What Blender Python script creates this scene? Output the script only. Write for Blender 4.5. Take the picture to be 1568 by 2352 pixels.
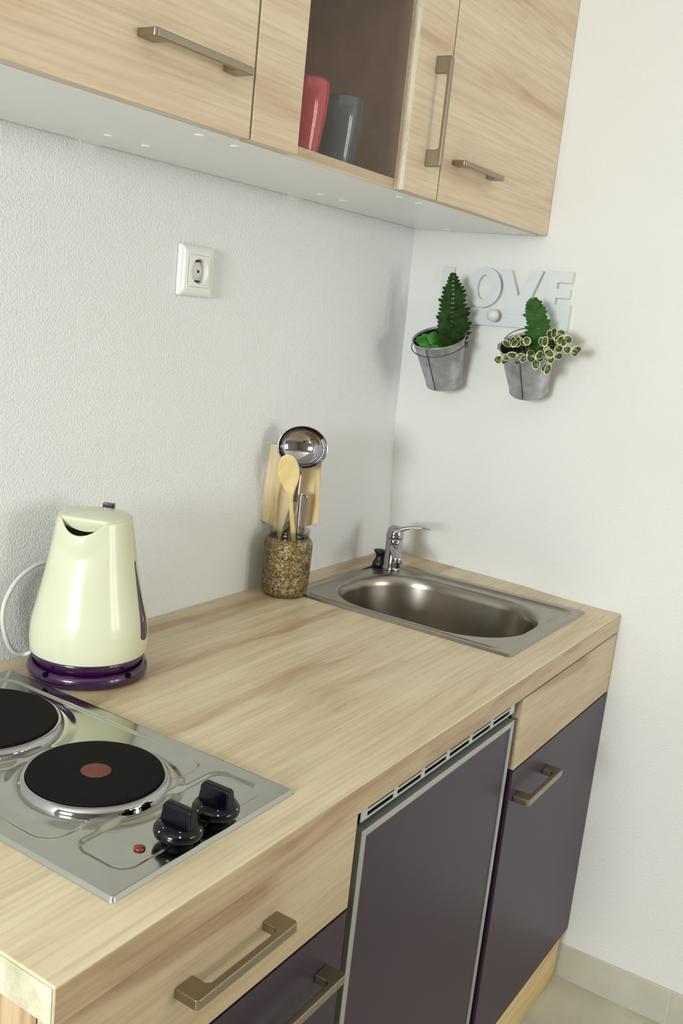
import bpy, bmesh, math, random
from math import pi, sin, cos, radians, sqrt
from mathutils import Vector, Matrix, noise
for o in list(bpy.data.objects): bpy.data.objects.remove(o)
S = bpy.context.scene
COL = S.collection
random.seed(7)

# ------------------------------------------------------------------ camera, world, lights, exposure
cd = bpy.data.cameras.new('camera'); cam = bpy.data.objects.new('camera', cd); COL.objects.link(cam)
cam.location = (-2.01106891, -1.13001623, 1.46298142)
cam.rotation_mode = 'XYZ'; cam.rotation_euler = (1.36581089, -0.103775575, -0.9924097)
cd.sensor_fit = 'HORIZONTAL'; cd.sensor_width = 36; cd.lens = 36*2238.38965/1568
cd.clip_start = 0.02
S.camera = cam
wd = bpy.data.worlds.new('sky'); S.world = wd; wd.use_nodes = True
wb = wd.node_tree.nodes['Background']; wb.inputs[0].default_value = (0.80, 0.90, 1.0, 1); wb.inputs[1].default_value = 2.0
S.view_settings.view_transform = 'Standard'; S.view_settings.look = 'None'
S.view_settings.gamma = 1.0; S.view_settings.use_curve_mapping = False
S.view_settings.exposure = 0.0
def area(name, loc, rot, sx, sy, power, colr):
    l = bpy.data.lights.new(name, 'AREA'); l.shape = 'RECTANGLE'; l.size = sx; l.size_y = sy
    l.energy = power; l.color = colr
    o = bpy.data.objects.new(name, l); COL.objects.link(o); o.location = loc; o.rotation_euler = rot
    return o
# daylight standing in the two window openings (left wall, wall behind the camera)
area('daylight_left', (-4.12, -0.78, 1.58), (0, -pi/2, 0), 0.62, 0.8, 114, (0.93, 0.97, 1.0))
for X_ in (-.86, -.24): area('daylight_front', (X_, -3.62, 1.55), (pi/2, 0, 0), .22, 1.0, 12.5, (1.0, 0.965, 0.90))

# ------------------------------------------------------------------ materials
def new_mat(name):
    m = bpy.data.materials.new(name); m.use_nodes = True
    return m, m.node_tree.nodes, m.node_tree.links, m.node_tree.nodes['Principled BSDF']
def lin(c):
    return tuple((x/12.92 if x <= .04045 else ((x+.055)/1.055)**2.4) for x in [v/255 for v in c])+(1,)
def mat(name, rgb, rough=.5, metal=0.0, coat=0.0, var=0.0, vs=20, bump=0.0, bs=200, ior=1.5, spec=None):
    m, N, L, b = new_mat(name)
    b.inputs['Roughness'].default_value = rough; b.inputs['Metallic'].default_value = metal
    b.inputs['Coat Weight'].default_value = coat; b.inputs['IOR'].default_value = ior
    if spec is not None: b.inputs['Specular IOR Level'].default_value = spec
    c = lin(rgb)
    tc = N.new('ShaderNodeTexCoord')
    n = N.new('ShaderNodeTexNoise'); n.inputs['Scale'].default_value = vs; n.inputs['Detail'].default_value = 4
    L.new(tc.outputs['Object'], n.inputs['Vector'])
    r = N.new('ShaderNodeValToRGB'); r.color_ramp.elements[0].position = .3; r.color_ramp.elements[1].position = .7
    k = max(var, .015)
    r.color_ramp.elements[0].color = tuple(max(0, x*(1-k)) for x in c[:3])+(1,)
    r.color_ramp.elements[1].color = tuple(min(1, x*(1+k)) for x in c[:3])+(1,)
    L.new(n.outputs['Fac'], r.inputs['Fac']); L.new(r.outputs['Color'], b.inputs['Base Color'])
    if bump:
        n2 = N.new('ShaderNodeTexNoise'); n2.inputs['Scale'].default_value = bs; n2.inputs['Detail'].default_value = 2
        L.new(tc.outputs['Object'], n2.inputs['Vector'])
        bp = N.new('ShaderNodeBump'); bp.inputs['Strength'].default_value = 1; bp.inputs['Distance'].default_value = bump
        L.new(n2.outputs['Fac'], bp.inputs['Height']); L.new(bp.outputs['Normal'], b.inputs['Normal'])
    return m
def wood(name, light, mid, dark, rough=.42, seed=0.0, band=7.0, along='x', fine=.75):
    m, N, L, b = new_mat(name)
    b.inputs['Roughness'].default_value = rough
    tc = N.new('ShaderNodeTexCoord')
    def mp(s, loc=(0, 0, 0)):
        q = N.new('ShaderNodeMapping'); q.inputs['Scale'].default_value = s; q.inputs['Location'].default_value = loc
        L.new(tc.outputs['Object'], q.inputs['Vector']); return q
    def ax(a, t):
        return (a, t, t) if along == 'x' else (t, t, a)
    # slow wander of the grain
    w = N.new('ShaderNodeTexNoise'); w.inputs['Scale'].default_value = 1.0; w.inputs['Detail'].default_value = 2
    L.new(mp(ax(1.8, 3.0), (seed, seed, 0)).outputs[0], w.inputs['Vector'])
    add = N.new('ShaderNodeMixRGB'); add.blend_type = 'ADD'; add.inputs[0].default_value = 1
    sc = N.new('ShaderNodeVectorMath'); sc.operation = 'SCALE'; sc.inputs['Scale'].default_value = 1.1
    L.new(w.outputs['Color'], sc.inputs[0])
    L.new(mp(ax(.38, band), (seed*3, seed, seed)).outputs[0], add.inputs[1]); L.new(sc.outputs[0], add.inputs[2])
    n1 = N.new('ShaderNodeTexNoise'); n1.inputs['Scale'].default_value = 1.6; n1.inputs['Detail'].default_value = 5; n1.inputs['Roughness'].default_value = .62
    L.new(add.outputs[0], n1.inputs['Vector'])
    r = N.new('ShaderNodeValToRGB'); e = r.color_ramp.elements
    e[0].position = .34; e[0].color = lin(dark); e[1].position = .64; e[1].color = lin(light)
    x = e.new(.44); x.color = lin(mid)
    x = e.new(.50); x.color = tuple((p+q)/2 for p, q in zip(lin(mid), lin(light)))
    L.new(n1.outputs['Fac'], r.inputs['Fac'])
    n2 = N.new('ShaderNodeTexNoise'); n2.inputs['Scale'].default_value = 1.0; n2.inputs['Detail'].default_value = 3
    L.new(mp(ax(5, 190), (seed, 0, 0)).outputs[0], n2.inputs['Vector'])
    r2 = N.new('ShaderNodeValToRGB'); r2.color_ramp.elements[0].position = .32; r2.color_ramp.elements[1].position = .6
    r2.color_ramp.elements[0].color = (.80, .77, .73, 1); r2.color_ramp.elements[1].color = (1.02, 1.02, 1.02, 1)
    L.new(n2.outputs['Fac'], r2.inputs['Fac'])
    mx = N.new('ShaderNodeMixRGB'); mx.blend_type = 'MULTIPLY'; mx.inputs[0].default_value = fine
    L.new(r.outputs['Color'], mx.inputs[1]); L.new(r2.outputs['Color'], mx.inputs[2])
    L.new(mx.outputs['Color'], b.inputs['Base Color'])
    bp = N.new('ShaderNodeBump'); bp.inputs['Distance'].default_value = .0002; bp.inputs['Strength'].default_value = .4
    L.new(n2.outputs['Fac'], bp.inputs['Height']); L.new(bp.outputs['Normal'], b.inputs['Normal'])
    return m
W_TOP = wood('ash_laminate_worktop', (214, 198, 165), (201, 180, 146), (178, 149, 116), .36, 1.3, 8)
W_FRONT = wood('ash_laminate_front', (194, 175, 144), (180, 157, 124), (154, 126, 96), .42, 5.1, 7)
W_UP = wood('ash_laminate_wall_cabinet', (214, 196, 168), (204, 181, 151), (184, 153, 124), .38, 9.4, 9)
W_SIDE = wood('ash_laminate_side', (196, 172, 136), (172, 140, 106), (142, 110, 80), .45, 2.2, 14, 'z')
W_BAND = wood('edge_banding', (206, 201, 178), (194, 187, 160), (174, 165, 138), .45, 3.1, 10, 'x', .3)
W_PLINTH = wood('plinth_laminate', (226, 200, 150), (214, 186, 134), (196, 164, 110), .5, 7.7, 6)
M_WALL = mat('white_plaster', (226, 227, 226), .9, var=.02, vs=3, bump=.0015, bs=260)
M_WALLR = mat('white_plaster_smooth', (222, 220, 214), .9, var=.02, vs=3, bump=.0007, bs=200)
M_CEIL = mat('ceiling_paint', (226, 225, 220), .9)
M_WALLF = mat('room_paint', (150, 142, 130), .9)
M_MELA = mat('white_melamine', (226, 228, 226), .22)
M_PURPLE = mat('aubergine_laminate', (52, 37, 54), .36, var=.08, vs=5, bump=.00006, bs=900, spec=.3)
M_STEEL = mat('brushed_steel', (190, 188, 182), .30, 1.0, var=.03, vs=60)
M_SINK = mat('sink_steel', (160, 152, 141), .28, 1.0, var=.04, vs=40)
M_HOB = mat('hob_steel', (182, 183, 174), .13, 1.0, var=.03, vs=30)
M_CHROME = mat('chrome', (176, 173, 177), .06, 1.0)
M_HANDLE = mat('satin_nickel', (156, 146, 127), .32, 1.0, var=.03, vs=80)
M_SILV = mat('silver_frame', (172, 172, 170), .38, .6)
M_VENT = mat('pale_grey_plastic', (176, 182, 182), .42)
M_BLACK = mat('black_gap', (6, 5, 6), .8, spec=.05)
M_IRON = mat('cast_iron_plate', (12, 10, 11), .7, 0.0, var=.25, vs=160, bump=.0002, bs=700, spec=.12)
M_RED = mat('worn_red_dot', (100, 36, 22), .5, var=.3, vs=300)
M_KNOB = mat('black_plastic', (7, 6, 14), .16, spec=.3)
M_MARK = mat('white_print', (220, 222, 225), .4)
M_LAMP = mat('red_indicator', (116, 38, 18), .2)
M_CREAM = mat('cream_plastic', (206, 206, 176), .2)
M_VIOLET = mat('violet_plastic', (46, 9, 54), .2, coat=.4)
M_CORD = mat('pale_cord', (205, 205, 196), .45)
M_WPLAS = mat('white_socket_plastic', (228, 228, 222), .2)
M_GALV = mat('galvanised_zinc', (168, 169, 173), .45, .6, var=.28, vs=42, bump=.0003, bs=90)
M_WIRE = mat('dark_wire', (96, 88, 84), .4, .8)
M_SOIL_SHADE = mat('soil_and_bucket_shade', (14, 10, 9), .95, var=.3, vs=90, bump=.002, bs=150)  # soil, and also the painted shade inside the buckets
M_FERN = mat('fern_green', (30, 56, 12), .65, var=.6, vs=70, spec=.2)
M_FERN2 = mat('bright_fern_green', (40, 80, 20), .6, var=.4, vs=45, spec=.25)
M_LEAF = mat('rosette_green', (60, 128, 40), .35, var=.4, vs=45)
M_VG = mat('variegated_green', (58, 74, 34), .45, var=.4, vs=90)
M_VC = mat('variegated_cream', (214, 214, 158), .5, var=.08, vs=60)
M_STEM = mat('green_stem', (100, 106, 60), .6)
M_SIGN = mat('white_lacquer', (208, 210, 209), .4)
M_PINE = wood('pale_beech_board', (214, 192, 152), (196, 170, 122), (160, 122, 78), .55, 4.4, 34, 'z', .4)
M_SPOON = mat('light_wooden_spoon', (214, 188, 130), .55, var=.1, vs=60)
M_MUGR = mat('red_glaze', (200, 62, 70), .12, coat=.4)
M_MUGG = mat('grey_glaze', (92, 102, 106), .12, coat=.4)
M_INT = mat('dark_cabinet_interior', (200, 168, 138), .6, var=.1, vs=20)
M_TILE = mat('greige_tile', (184, 178, 158), .5, var=.16, vs=9)
M_TILEB = mat('greige_skirting_tile', (190, 184, 168), .5, var=.07, vs=14)
M_GROUT = mat('grout', (200, 196, 182), .9)
M_DARKH = mat('socket_dark', (46, 42, 36), .6)
M_RUB = mat('black_rubber', (12, 11, 14), .4)
def glassy(name, tint, gl=.04, rough=.02, mixf=None):
    m, N, L, b = new_mat(name); N.remove(b)
    t = N.new('ShaderNodeBsdfTransparent'); t.inputs[0].default_value = tint
    g = N.new('ShaderNodeBsdfGlossy'); g.inputs['Roughness'].default_value = rough
    f = N.new('ShaderNodeFresnel'); f.inputs[0].default_value = 1.5
    ge = N.new('ShaderNodeNewGeometry'); k = N.new('ShaderNodeMath'); k.operation = 'MULTIPLY_ADD'; k.inputs[1].default_value = -1; k.inputs[2].default_value = 1
    L.new(ge.outputs['Backfacing'], k.inputs[0]); k2 = N.new('ShaderNodeMath'); k2.operation = 'MULTIPLY'; L.new(f.outputs[0], k2.inputs[0]); L.new(k.outputs[0], k2.inputs[1])
    x = N.new('ShaderNodeMixShader'); L.new(k2.outputs[0], x.inputs[0]); L.new(t.outputs[0], x.inputs[1]); L.new(g.outputs[0], x.inputs[2])
    L.new(x.outputs[0], N['Material Output'].inputs[0]); return m
M_PANE = glassy('cabinet_glass', (.95, .94, .93, 1))
M_WIN = glassy('window_glass', (.96, .98, .98, 1))
M_JGL = glassy('jar_glass', (.80, .82, .78, 1))
def jar_deco():
    m, N, L, b = new_mat('gold_flecked_jar_glass')
    b.inputs['Roughness'].default_value = .16; b.inputs['Metallic'].default_value = .35
    tc = N.new('ShaderNodeTexCoord')
    n = N.new('ShaderNodeTexNoise'); n.inputs['Scale'].default_value = 110; n.inputs['Detail'].default_value = 5; n.inputs['Distortion'].default_value = 1.6
    L.new(tc.outputs['Object'], n.inputs[0])
    r = N.new('ShaderNodeValToRGB'); e = r.color_ramp.elements
    e[0].position = .33; e[0].color = lin((84, 66, 32)); e[1].position = .66; e[1].color = lin((180, 172, 144))
    q = e.new(.5); q.color = lin((140, 118, 72))
    L.new(n.outputs['Fac'], r.inputs[0]); L.new(r.outputs[0], b.inputs['Base Color'])
    v = N.new('ShaderNodeTexNoise'); v.inputs['Scale'].default_value = 160; v.inputs['Detail'].default_value = 3
    L.new(tc.outputs['Object'], v.inputs[0])
    bp = N.new('ShaderNodeBump'); bp.inputs['Distance'].default_value = .003; bp.inputs['Strength'].default_value = .8
    L.new(v.outputs['Fac'], bp.inputs['Height']); L.new(bp.outputs[0], b.inputs['Normal'])
    t = N.new('ShaderNodeBsdfTransparent'); t.inputs[0].default_value = (.72, .68, .56, 1)
    n3 = N.new('ShaderNodeTexNoise'); n3.inputs['Scale'].default_value = 40; n3.inputs['Detail'].default_value = 4
    L.new(tc.outputs['Object'], n3.inputs[0])
    r3 = N.new('ShaderNodeValToRGB'); r3.color_ramp.elements[0].position = .42; r3.color_ramp.elements[1].position = .62
    r3.color_ramp.elements[0].color = (.62, .62, .62, 1); r3.color_ramp.elements[1].color = (.97, .97, .97, 1)
    L.new(n3.outputs['Fac'], r3.inputs[0])
    x = N.new('ShaderNodeMixShader'); L.new(r3.outputs[0], x.inputs[0]); L.new(t.outputs[0], x.inputs[1]); L.new(b.outputs[0], x.inputs[2])
    L.new(x.outputs[0], N['Material Output'].inputs[0]); return m
M_JAR = jar_deco()

# ------------------------------------------------------------------ helpers
def thing(name, label, cat, loc, group=None):
    o = bpy.data.objects.new(name, None); COL.objects.link(o); o.location = loc; o.empty_display_size = .03
    o['label'] = label; o['category'] = cat
    if group: o['group'] = group
    return o
def wloc(o):
    v = Vector((0, 0, 0))
    while o is not None:
        v = v+Vector(o.location); o = o.parent
    return v
def part(name, bm, m, parent=None, smooth=False, bevel=0, seg=2, label=None, loc=None, subsurf=0):
    """bm is built in world coordinates; it is shifted into its parent's frame"""
    off = wloc(parent) if parent else (Vector(loc) if loc else Vector((0, 0, 0)))
    bmesh.ops.translate(bm, verts=bm.verts, vec=-off)
    bmesh.ops.recalc_face_normals(bm, faces=bm.faces)
    me = bpy.data.meshes.new(name); bm.to_mesh(me); bm.free()
    for x in (m if isinstance(m, (list, tuple)) else [m]): me.materials.append(x)
    o = bpy.data.objects.new(name, me); COL.objects.link(o)
    if parent: o.parent = parent
    else: o.location = off
    if smooth:
        for p in me.polygons: p.use_smooth = True
    if bevel:
        b = o.modifiers.new('bevel', 'BEVEL'); b.width = bevel; b.segments = seg; b.limit_method = 'ANGLE'; b.angle_limit = radians(35)
        b.harden_normals = False
        for p in me.polygons: p.use_smooth = True
        w = o.modifiers.new('wn', 'WEIGHTED_NORMAL'); w.keep_sharp = True
    if subsurf:
        s = o.modifiers.new('sub', 'SUBSURF'); s.levels = s.render_levels = subsurf
    if label: o['label'] = label
    return o
def solo(name, bm, m, label, cat, loc, group=None, **k):
    o = part(name, bm, m, None, loc=loc, **k); o['label'] = label; o['category'] = cat
    if group: o['group'] = group
    return o
def struct(name, bm, m, **k):
    o = part(name, bm, m, None, **k); o['kind'] = 'structure'; return o
def box(x0, x1, y0, y1, z0, z1, bm=None):
    bm = bm or bmesh.new()
    v = [bm.verts.new((x, y, z)) for x in (x0, x1) for y in (y0, y1) for z in (z0, z1)]
    for f in ((0, 1, 3, 2), (4, 6, 7, 5), (0, 4, 5, 1), (2, 3, 7, 6), (0, 2, 6, 4), (1, 5, 7, 3)):
        bm.faces.new([v[i] for i in f])
    return bm
def frame_of(d):
    d = Vector(d).normalized(); a = Vector((0, 0, 1)) if abs(d.z) < .9 else Vector((1, 0, 0))
    u = d.cross(a).normalized(); return u, d.cross(u).normalized()
def lathe(prof, n=48, c=(0, 0, 0), axis=(0, 0, 1), bm=None, cap0=True, cap1=True):
    """prof: list of (radius, distance along axis)"""
    bm = bm or bmesh.new(); c = Vector(c); ax = Vector(axis).normalized(); u, w = frame_of(ax)
    if abs(ax.z-1) < 1e-6: u, w = Vector((1, 0, 0)), Vector((0, 1, 0))
    rings = []
    for r, h in prof:
        rings.append([bm.verts.new(c+ax*h+(u*cos(2*pi*i/n)+w*sin(2*pi*i/n))*max(r, 1e-5)) for i in range(n)])
    for a, b in zip(rings, rings[1:]):
        for i in range(n): bm.faces.new((a[i], a[(i+1) % n], b[(i+1) % n], b[i]))
    if cap0: bm.faces.new(rings[0][::-1])
    if cap1: bm.faces.new(rings[-1])
    return bm
def tube(pts, rad, n=12, bm=None, flat=None, caps=True):
    bm = bm or bmesh.new(); pts = [Vector(p) for p in pts]
    rads = rad if isinstance(rad, (list, tuple)) else [rad]*len(pts)
    t0 = (pts[1]-pts[0]).normalized(); u, w = frame_of(t0)
    if flat is not None:
        u = (Vector(flat)-t0*Vector(flat).dot(t0)).normalized(); w = t0.cross(u)
    rings = []
    for i, p in enumerate(pts):
        t = (pts[min(i+1, len(pts)-1)]-pts[max(i-1, 0)]).normalized()
        u = (u-t*u.dot(t)).normalized(); w = t.cross(u)
        r = rads[i]; ru, rw = (r if isinstance(r, tuple) else (r, r))
        rings.append([bm.verts.new(p+u*cos(2*pi*k/n)*ru+w*sin(2*pi*k/n)*rw) for k in range(n)])
    for a, b in zip(rings, rings[1:]):
        for i in range(n): bm.faces.new((a[i], a[(i+1) % n], b[(i+1) % n], b[i]))
    if caps: bm.faces.new(rings[0][::-1]); bm.faces.new(rings[-1])
    return bm
def spline(P, k=8):
    P = [Vector(p) for p in P]; out = []
    Q = [P[0]*2-P[1]]+P+[P[-1]*2-P[-2]]
    for i in range(1, len(Q)-2):
        for j in range(k):
            t = j/k; a, b, c, d = Q[i-1:i+3]
            out.append(.5*((2*b)+(c-a)*t+(2*a-5*b+4*c-d)*t*t+(3*b-a-3*c+d)*t**3))
    out.append(P[-1]); return out
def prism(poly, d, bm=None):
    """poly: list of 3D points in one plane, extruded by vector d"""
    bm = bm or bmesh.new(); d = Vector(d)
    a = [bm.verts.new(Vector(p)) for p in poly]; b = [bm.verts.new(Vector(p)+d) for p in poly]
    bm.faces.new(a[::-1]); bm.faces.new(b)
    n = len(a)
    for i in range(n): bm.faces.new((a[i], a[(i+1) % n], b[(i+1) % n], b[i]))
    return bm
def lerp_tab(tab, x):
    if x <= tab[0][0]: return tab[0][1]
    for (a, va), (b, vb) in zip(tab, tab[1:]):
        if x <= b:
            t = (x-a)/(b-a); return va+(vb-va)*t
    return tab[-1][1]
def sst(a, b, x):
    t = min(1, max(0, (x-a)/(b-a))); return t*t*(3-2*t)

# ------------------------------------------------------------------ room shell
H = 0.90; ZF = 0.0275; CEIL = 2.55
DENT_Z = [(0, .036), (.6, .042), (.85, .047), (.92, .047), (.98, .036), (1.05, .018), (1.12, .009), (1.2, 0), (1.3, -.001), (1.45, -.004), (1.56, -.010), (1.70, -.010), (2.0, -.004), (2.6, 0)]
DENT_Y = [(-.9, 0), (-.62, -.20), (-.52, -.20), (-.44, .02), (-.37, .32), (-.25, .53), (-.13, .68), (0, 1)]
def wx(y, z):
    d = lerp_tab(DENT_Z, z)
    if d >= 0: return d*lerp_tab(DENT_Y, y)
    return d*sst(-.25, 0, y)
bm = bmesh.new()
ys = [0.0-.03*i for i in range(34)]+[-1.2, -1.6, -2.2, -3.7]
zs = sorted(set([ZF+.04*i for i in range(64) if ZF+.04*i < CEIL]+[CEIL, .84, .86, .9]))
g = [[bm.verts.new((wx(y, z), y, z)) for z in zs] for y in ys]
for i in range(len(ys)-1):
    for j in range(len(zs)-1): bm.faces.new((g[i][j], g[i+1][j], g[i+1][j+1], g[i][j+1]))
struct('wall_right', bm, M_WALLR, smooth=True)
struct('wall_back', box(-4.1, .06, 0, .12, ZF, CEIL), M_WALL)
struct('floor', box(-4.2, .1, -3.72, .1, ZF-.1, ZF), M_TILE)
struct('ceiling', box(-4.2, .1, -3.72, .1, CEIL, CEIL+.1), M_CEIL)
def wall_hole(axis, p0, p1, a0, a1, b0, b1, h0, h1, name):
    """wall slab with one opening; axis x: slab between x=p0..p1 spanning y; axis y the other way"""
    bm = bmesh.new()
    for (s0, s1, z0, z1) in ((a0, b0, ZF, CEIL), (b1, a1, ZF, CEIL), (b0, b1, ZF, h0), (b0, b1, h1, CEIL)):
        if s1-s0 < 1e-4 or z1-z0 < 1e-4: continue
        if axis == 'x': box(p0, p1, s0, s1, z0, z1, bm)
        else: box(s0, s1, p0, p1, z0, z1, bm)
    struct(name, bm, M_WALLF)
wall_hole('x', -4.2, -4.08, -3.6, 0, -1.2, -.36, 1.22, 1.94, 'wall_left')
wall_hole('y', -3.72, -3.6, -4.2, .06, -1.04, -.06, .8, 2.1, 'wall_front')
def window(name, axis, p, a0, a1, z0, z1):
    bm = bmesh.new(); t = .05
    def bx(s0, s1, c0, c1):
        if axis == 'x': box(p-.03, p+.03, s0, s1, c0, c1, bm)
        else: box(s0, s1, p-.03, p+.03, c0, c1, bm)
    bx(a0, a0+t, z0, z1); bx(a1-t, a1, z0, z1); bx(a0+t, a1-t, z0, z0+t); bx(a0+t, a1-t, z1-t, z1)
    m = (a0+a1)/2
    if axis == 'y': bx(m-.17, m+.17, z0+t, z1-t)
    o = struct(name, bm, M_WPLAS)
    bm = bmesh.new(); e = .003
    if axis == 'x': box(p-e, p+e, a0+t, a1-t, z0+t, z1-t, bm)
    else: box(a0+t, a1-t, p-e, p+e, z0+t, z1-t, bm)
    part('window_pane', bm, M_WIN, o)
window('window_1', 'x', -4.10, -1.2, -.36, 1.22, 1.94)
window('window_2', 'y', -3.64, -1.04, -.06, .8, 2.1)
# skirting of cut tiles along the right wall
bm = bmesh.new()
seg = [(-.5895, -.836), (-.8405, -1.17), (-1.1745, -1.504), (-1.5085, -1.84), (-1.8445, -2.2), (-2.2045, -3.59)]
for a, b in seg: box(-.009, -.0005, b, a, ZF+.003, ZF+.083, bm)
sk = struct('baseboard_right', bm, M_TILEB, bevel=.0015)
part('grout_line', box(-.0075, -.0004, -3.59, -.5895, ZF, ZF+.0845), M_GROUT, sk)

# ------------------------------------------------------------------ worktop
X0 = -1.522; FY = -.600; T = .0388
SX0, SX1, SY0, SY1 = -.450, -.086, -.531, -.069      # cutout for the sink
yc = [0, SY1, -.13, -.19, -.25, -.31, -.37, -.44, -.5, SY1*0+SY0, FY]; yc = sorted(set(yc))
xc = [X0, SX0, SX1, None]
bm = bmesh.new(); V = {}
def wv(i, j, k):
    key = (i, j, k)
    if key not in V:
        x = xc[i] if xc[i] is not None else wx(yc[j], .88)-.0008
        V[key] = bm.verts.new((x, yc[j], H-T*(1-k)))
    return V[key]
hole = lambda i, j: i == 1 and SY0-1e-6 <= yc[j] and yc[j+1] <= SY1+1e-6
nx, ny = 3, len(yc)-1
for i in range(nx):
    for j in range(ny):
        if hole(i, j): continue
        bm.faces.new([wv(i, j, 1), wv(i+1, j, 1), wv(i+1, j+1, 1), wv(i, j+1, 1)])
        bm.faces.new([wv(i, j, 0), wv(i, j+1, 0), wv(i+1, j+1, 0), wv(i+1, j, 0)])
        for di, dj, a, b in ((-1, 0, (i, j), (i, j+1)), (1, 0, (i+1, j), (i+1, j+1)), (0, -1, (i, j), (i+1, j)), (0, 1, (i, j+1), (i+1, j+1))):
            ii, jj = i+di, j+dj
            if ii < 0 or jj < 0 or ii >= nx or jj >= ny or hole(ii, jj):
                bm.faces.new([wv(*a, 0), wv(*b, 0), wv(*b, 1), wv(*a, 1)])
wt = thing('worktop', 'pale ash wood-look kitchen worktop running along the wall under hob, kettle and sink', 'worktop', (-.76, -.3, H-T))
part('board', bm, W_TOP, wt, bevel=.0022)
part('shaded_front_edge', box(X0+.0005, wx(FY, .88)-.0012, FY-.0009, FY, H-T+.0002, H-.0024), W_FRONT, wt, label='wood-look front face, its shade put into a darker colour')  # added strip over the worktop front; darker tone paints in its shade
part('end_banding', box(X0-.0012, X0, FY+.002, -.002, H-T+.001, H-.002), W_BAND, wt, label='paler edge strip on the left end')

# ------------------------------------------------------------------ bar handles
def handle(parent, c, along, out, length=.165, proj=.03, bt=.009, thick=.0115):
    """flat bow handle; c = centre on the front surface"""
    c = Vector(c); a = Vector(along); o = Vector(out); t = a.cross(o).normalized()*thick/2
    L2 = length/2; lw = .026
    pl = [(-L2, 0), (-L2, proj-.003), (-L2+.003, proj), (L2-.003, proj), (L2, proj-.003), (L2, 0), (L2-lw, 0), (L2-lw, proj-bt-.004), (L2-lw-.004, proj-bt), (-L2+lw+.004, proj-bt), (-L2+lw, proj-bt-.004), (-L2+lw, 0)]
    poly = [c+a*u+o*v-t for u, v in pl]
    bm = prism(poly, t*2)
    return part('handle', bm, M_HANDLE, parent, bevel=.0012)

# ------------------------------------------------------------------ base units
ZT = H-T
D0, D1 = -1.522, -1.046
bl = thing('base_cabinet', 'left base cabinet with wood-look drawer above an aubergine door, under the hob', 'cabinet', (-1.284, -.3, ZF))
bm = box(D0+.002, D0+.018, -.577, -.006, ZF+.12, ZT-.001); part('side_panel', bm, W_SIDE, bl, bevel=.0008)
part('side_panel', box(D1-.018, D1-.002, -.577, -.006, ZF+.12, ZT-.001), W_SIDE, bl)
part('bottom_panel', box(D0+.018, D1-.018, -.577, -.006, ZF+.12, ZF+.136), W_SIDE, bl)
part('back_panel', box(D0+.018, D1-.018, -.02, -.006, ZF+.136, ZT-.001), W_SIDE, bl)
dr = part('drawer_front', box(D0, D1, -.6, -.581, .7315, ZT-.0004), W_FRONT, bl, bevel=.001)
handle(dr, (-1.288, -.6, .8035), (1, 0, 0), (0, -1, 0))
dd = part('door', box(D0, D1, -.6, -.581, .155, .7275), M_PURPLE, bl, bevel=.001, label='aubergine lower door')
handle(dd, (-1.165, -.6, .667), (1, 0, 0), (0, -1, 0))
R0, R1 = -.522, -.012
br = thing('base_cabinet', 'right base cabinet under the sink, wood-look panel above an aubergine door by the wall', 'cabinet', (-.26, -.3, ZF))
part('side_panel', box(R0+.002, R0+.018, -.577, -.006, ZF+.12, ZT-.001), W_SIDE, br)
part('side_panel', box(R1-.022, R1-.006, -.577, -.006, ZF+.12, ZT-.001), W_SIDE, br)
part('bottom_panel', box(R0+.018, R1-.022, -.577, -.006, ZF+.12, ZF+.136), W_SIDE, br)
part('drawer_front', box(R0, R1-.004, -.6, -.582, .7275, ZT-.004), W_FRONT, br, bevel=.001, label='fixed wood-look panel with no handle')
dd = part('door', box(R0, R1, -.6, -.582, .155, .7245), M_PURPLE, br, bevel=.001, label='aubergine lower door')
handle(dd, (-.42, -.6, .668), (1, 0, 0), (0, -1, 0))
pl = solo('plinth', box(-1.50, R1-.002, -.588, -.572, ZF+.0005, ZF+.119), W_PLINTH, 'light wood-look plinth board under the base cabinets at floor level', 'plinth', (-.76, -.58, ZF), bevel=.001)

# ------------------------------------------------------------------ built-in fridge
fr = thing('fridge', 'undercounter fridge with aubergine door in a silver frame, between the two base cabinets', 'fridge', (-.78, -.3, ZF+.12))
F0, F1 = -1.025, -.541; FYF = -.596
part('body', box(F0+.006, F1-.006, -.56, -.03, ZF+.125, .835), M_BLACK, fr)
part('door_panel', box(F0+.011, F1-.009, FYF+.0015, -.575, .17, .8165), M_PURPLE, fr, label='aubergine door panel')
bm = bmesh.new()
for (a, b, c, d) in ((F0, F0+.012, .158, .826), (F1-.010, F1, .158, .826), (F0+.012, F1-.010, .8155, .826), (F0+.012, F1-.010, .158, .17)):
    box(a, b, FYF-.001, -.562, c, d, bm)
part('door_frame', bm, M_SILV, fr, bevel=.001, label='silver frame around the door')
# ventilation grille: 6 columns x 2 rows of slots
G0, G1, GZ0, GZ1 = F0-.003, F1-.002, .8385, ZT-.0008
bm = bmesh.new(); gy0, gy1 = -.594, -.5926
xs = [G0]; nC = 6; mg = .012; cw = (G1-G0-2*mg)/nC; slots = []
for i in range(nC):
    s0 = G0+mg+i*cw+.004; slots.append((s0, s0+cw-.010))
rows = [(GZ0+.0027, GZ0+.0092), (GZ0+.0126, GZ0+.0192)]
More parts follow.
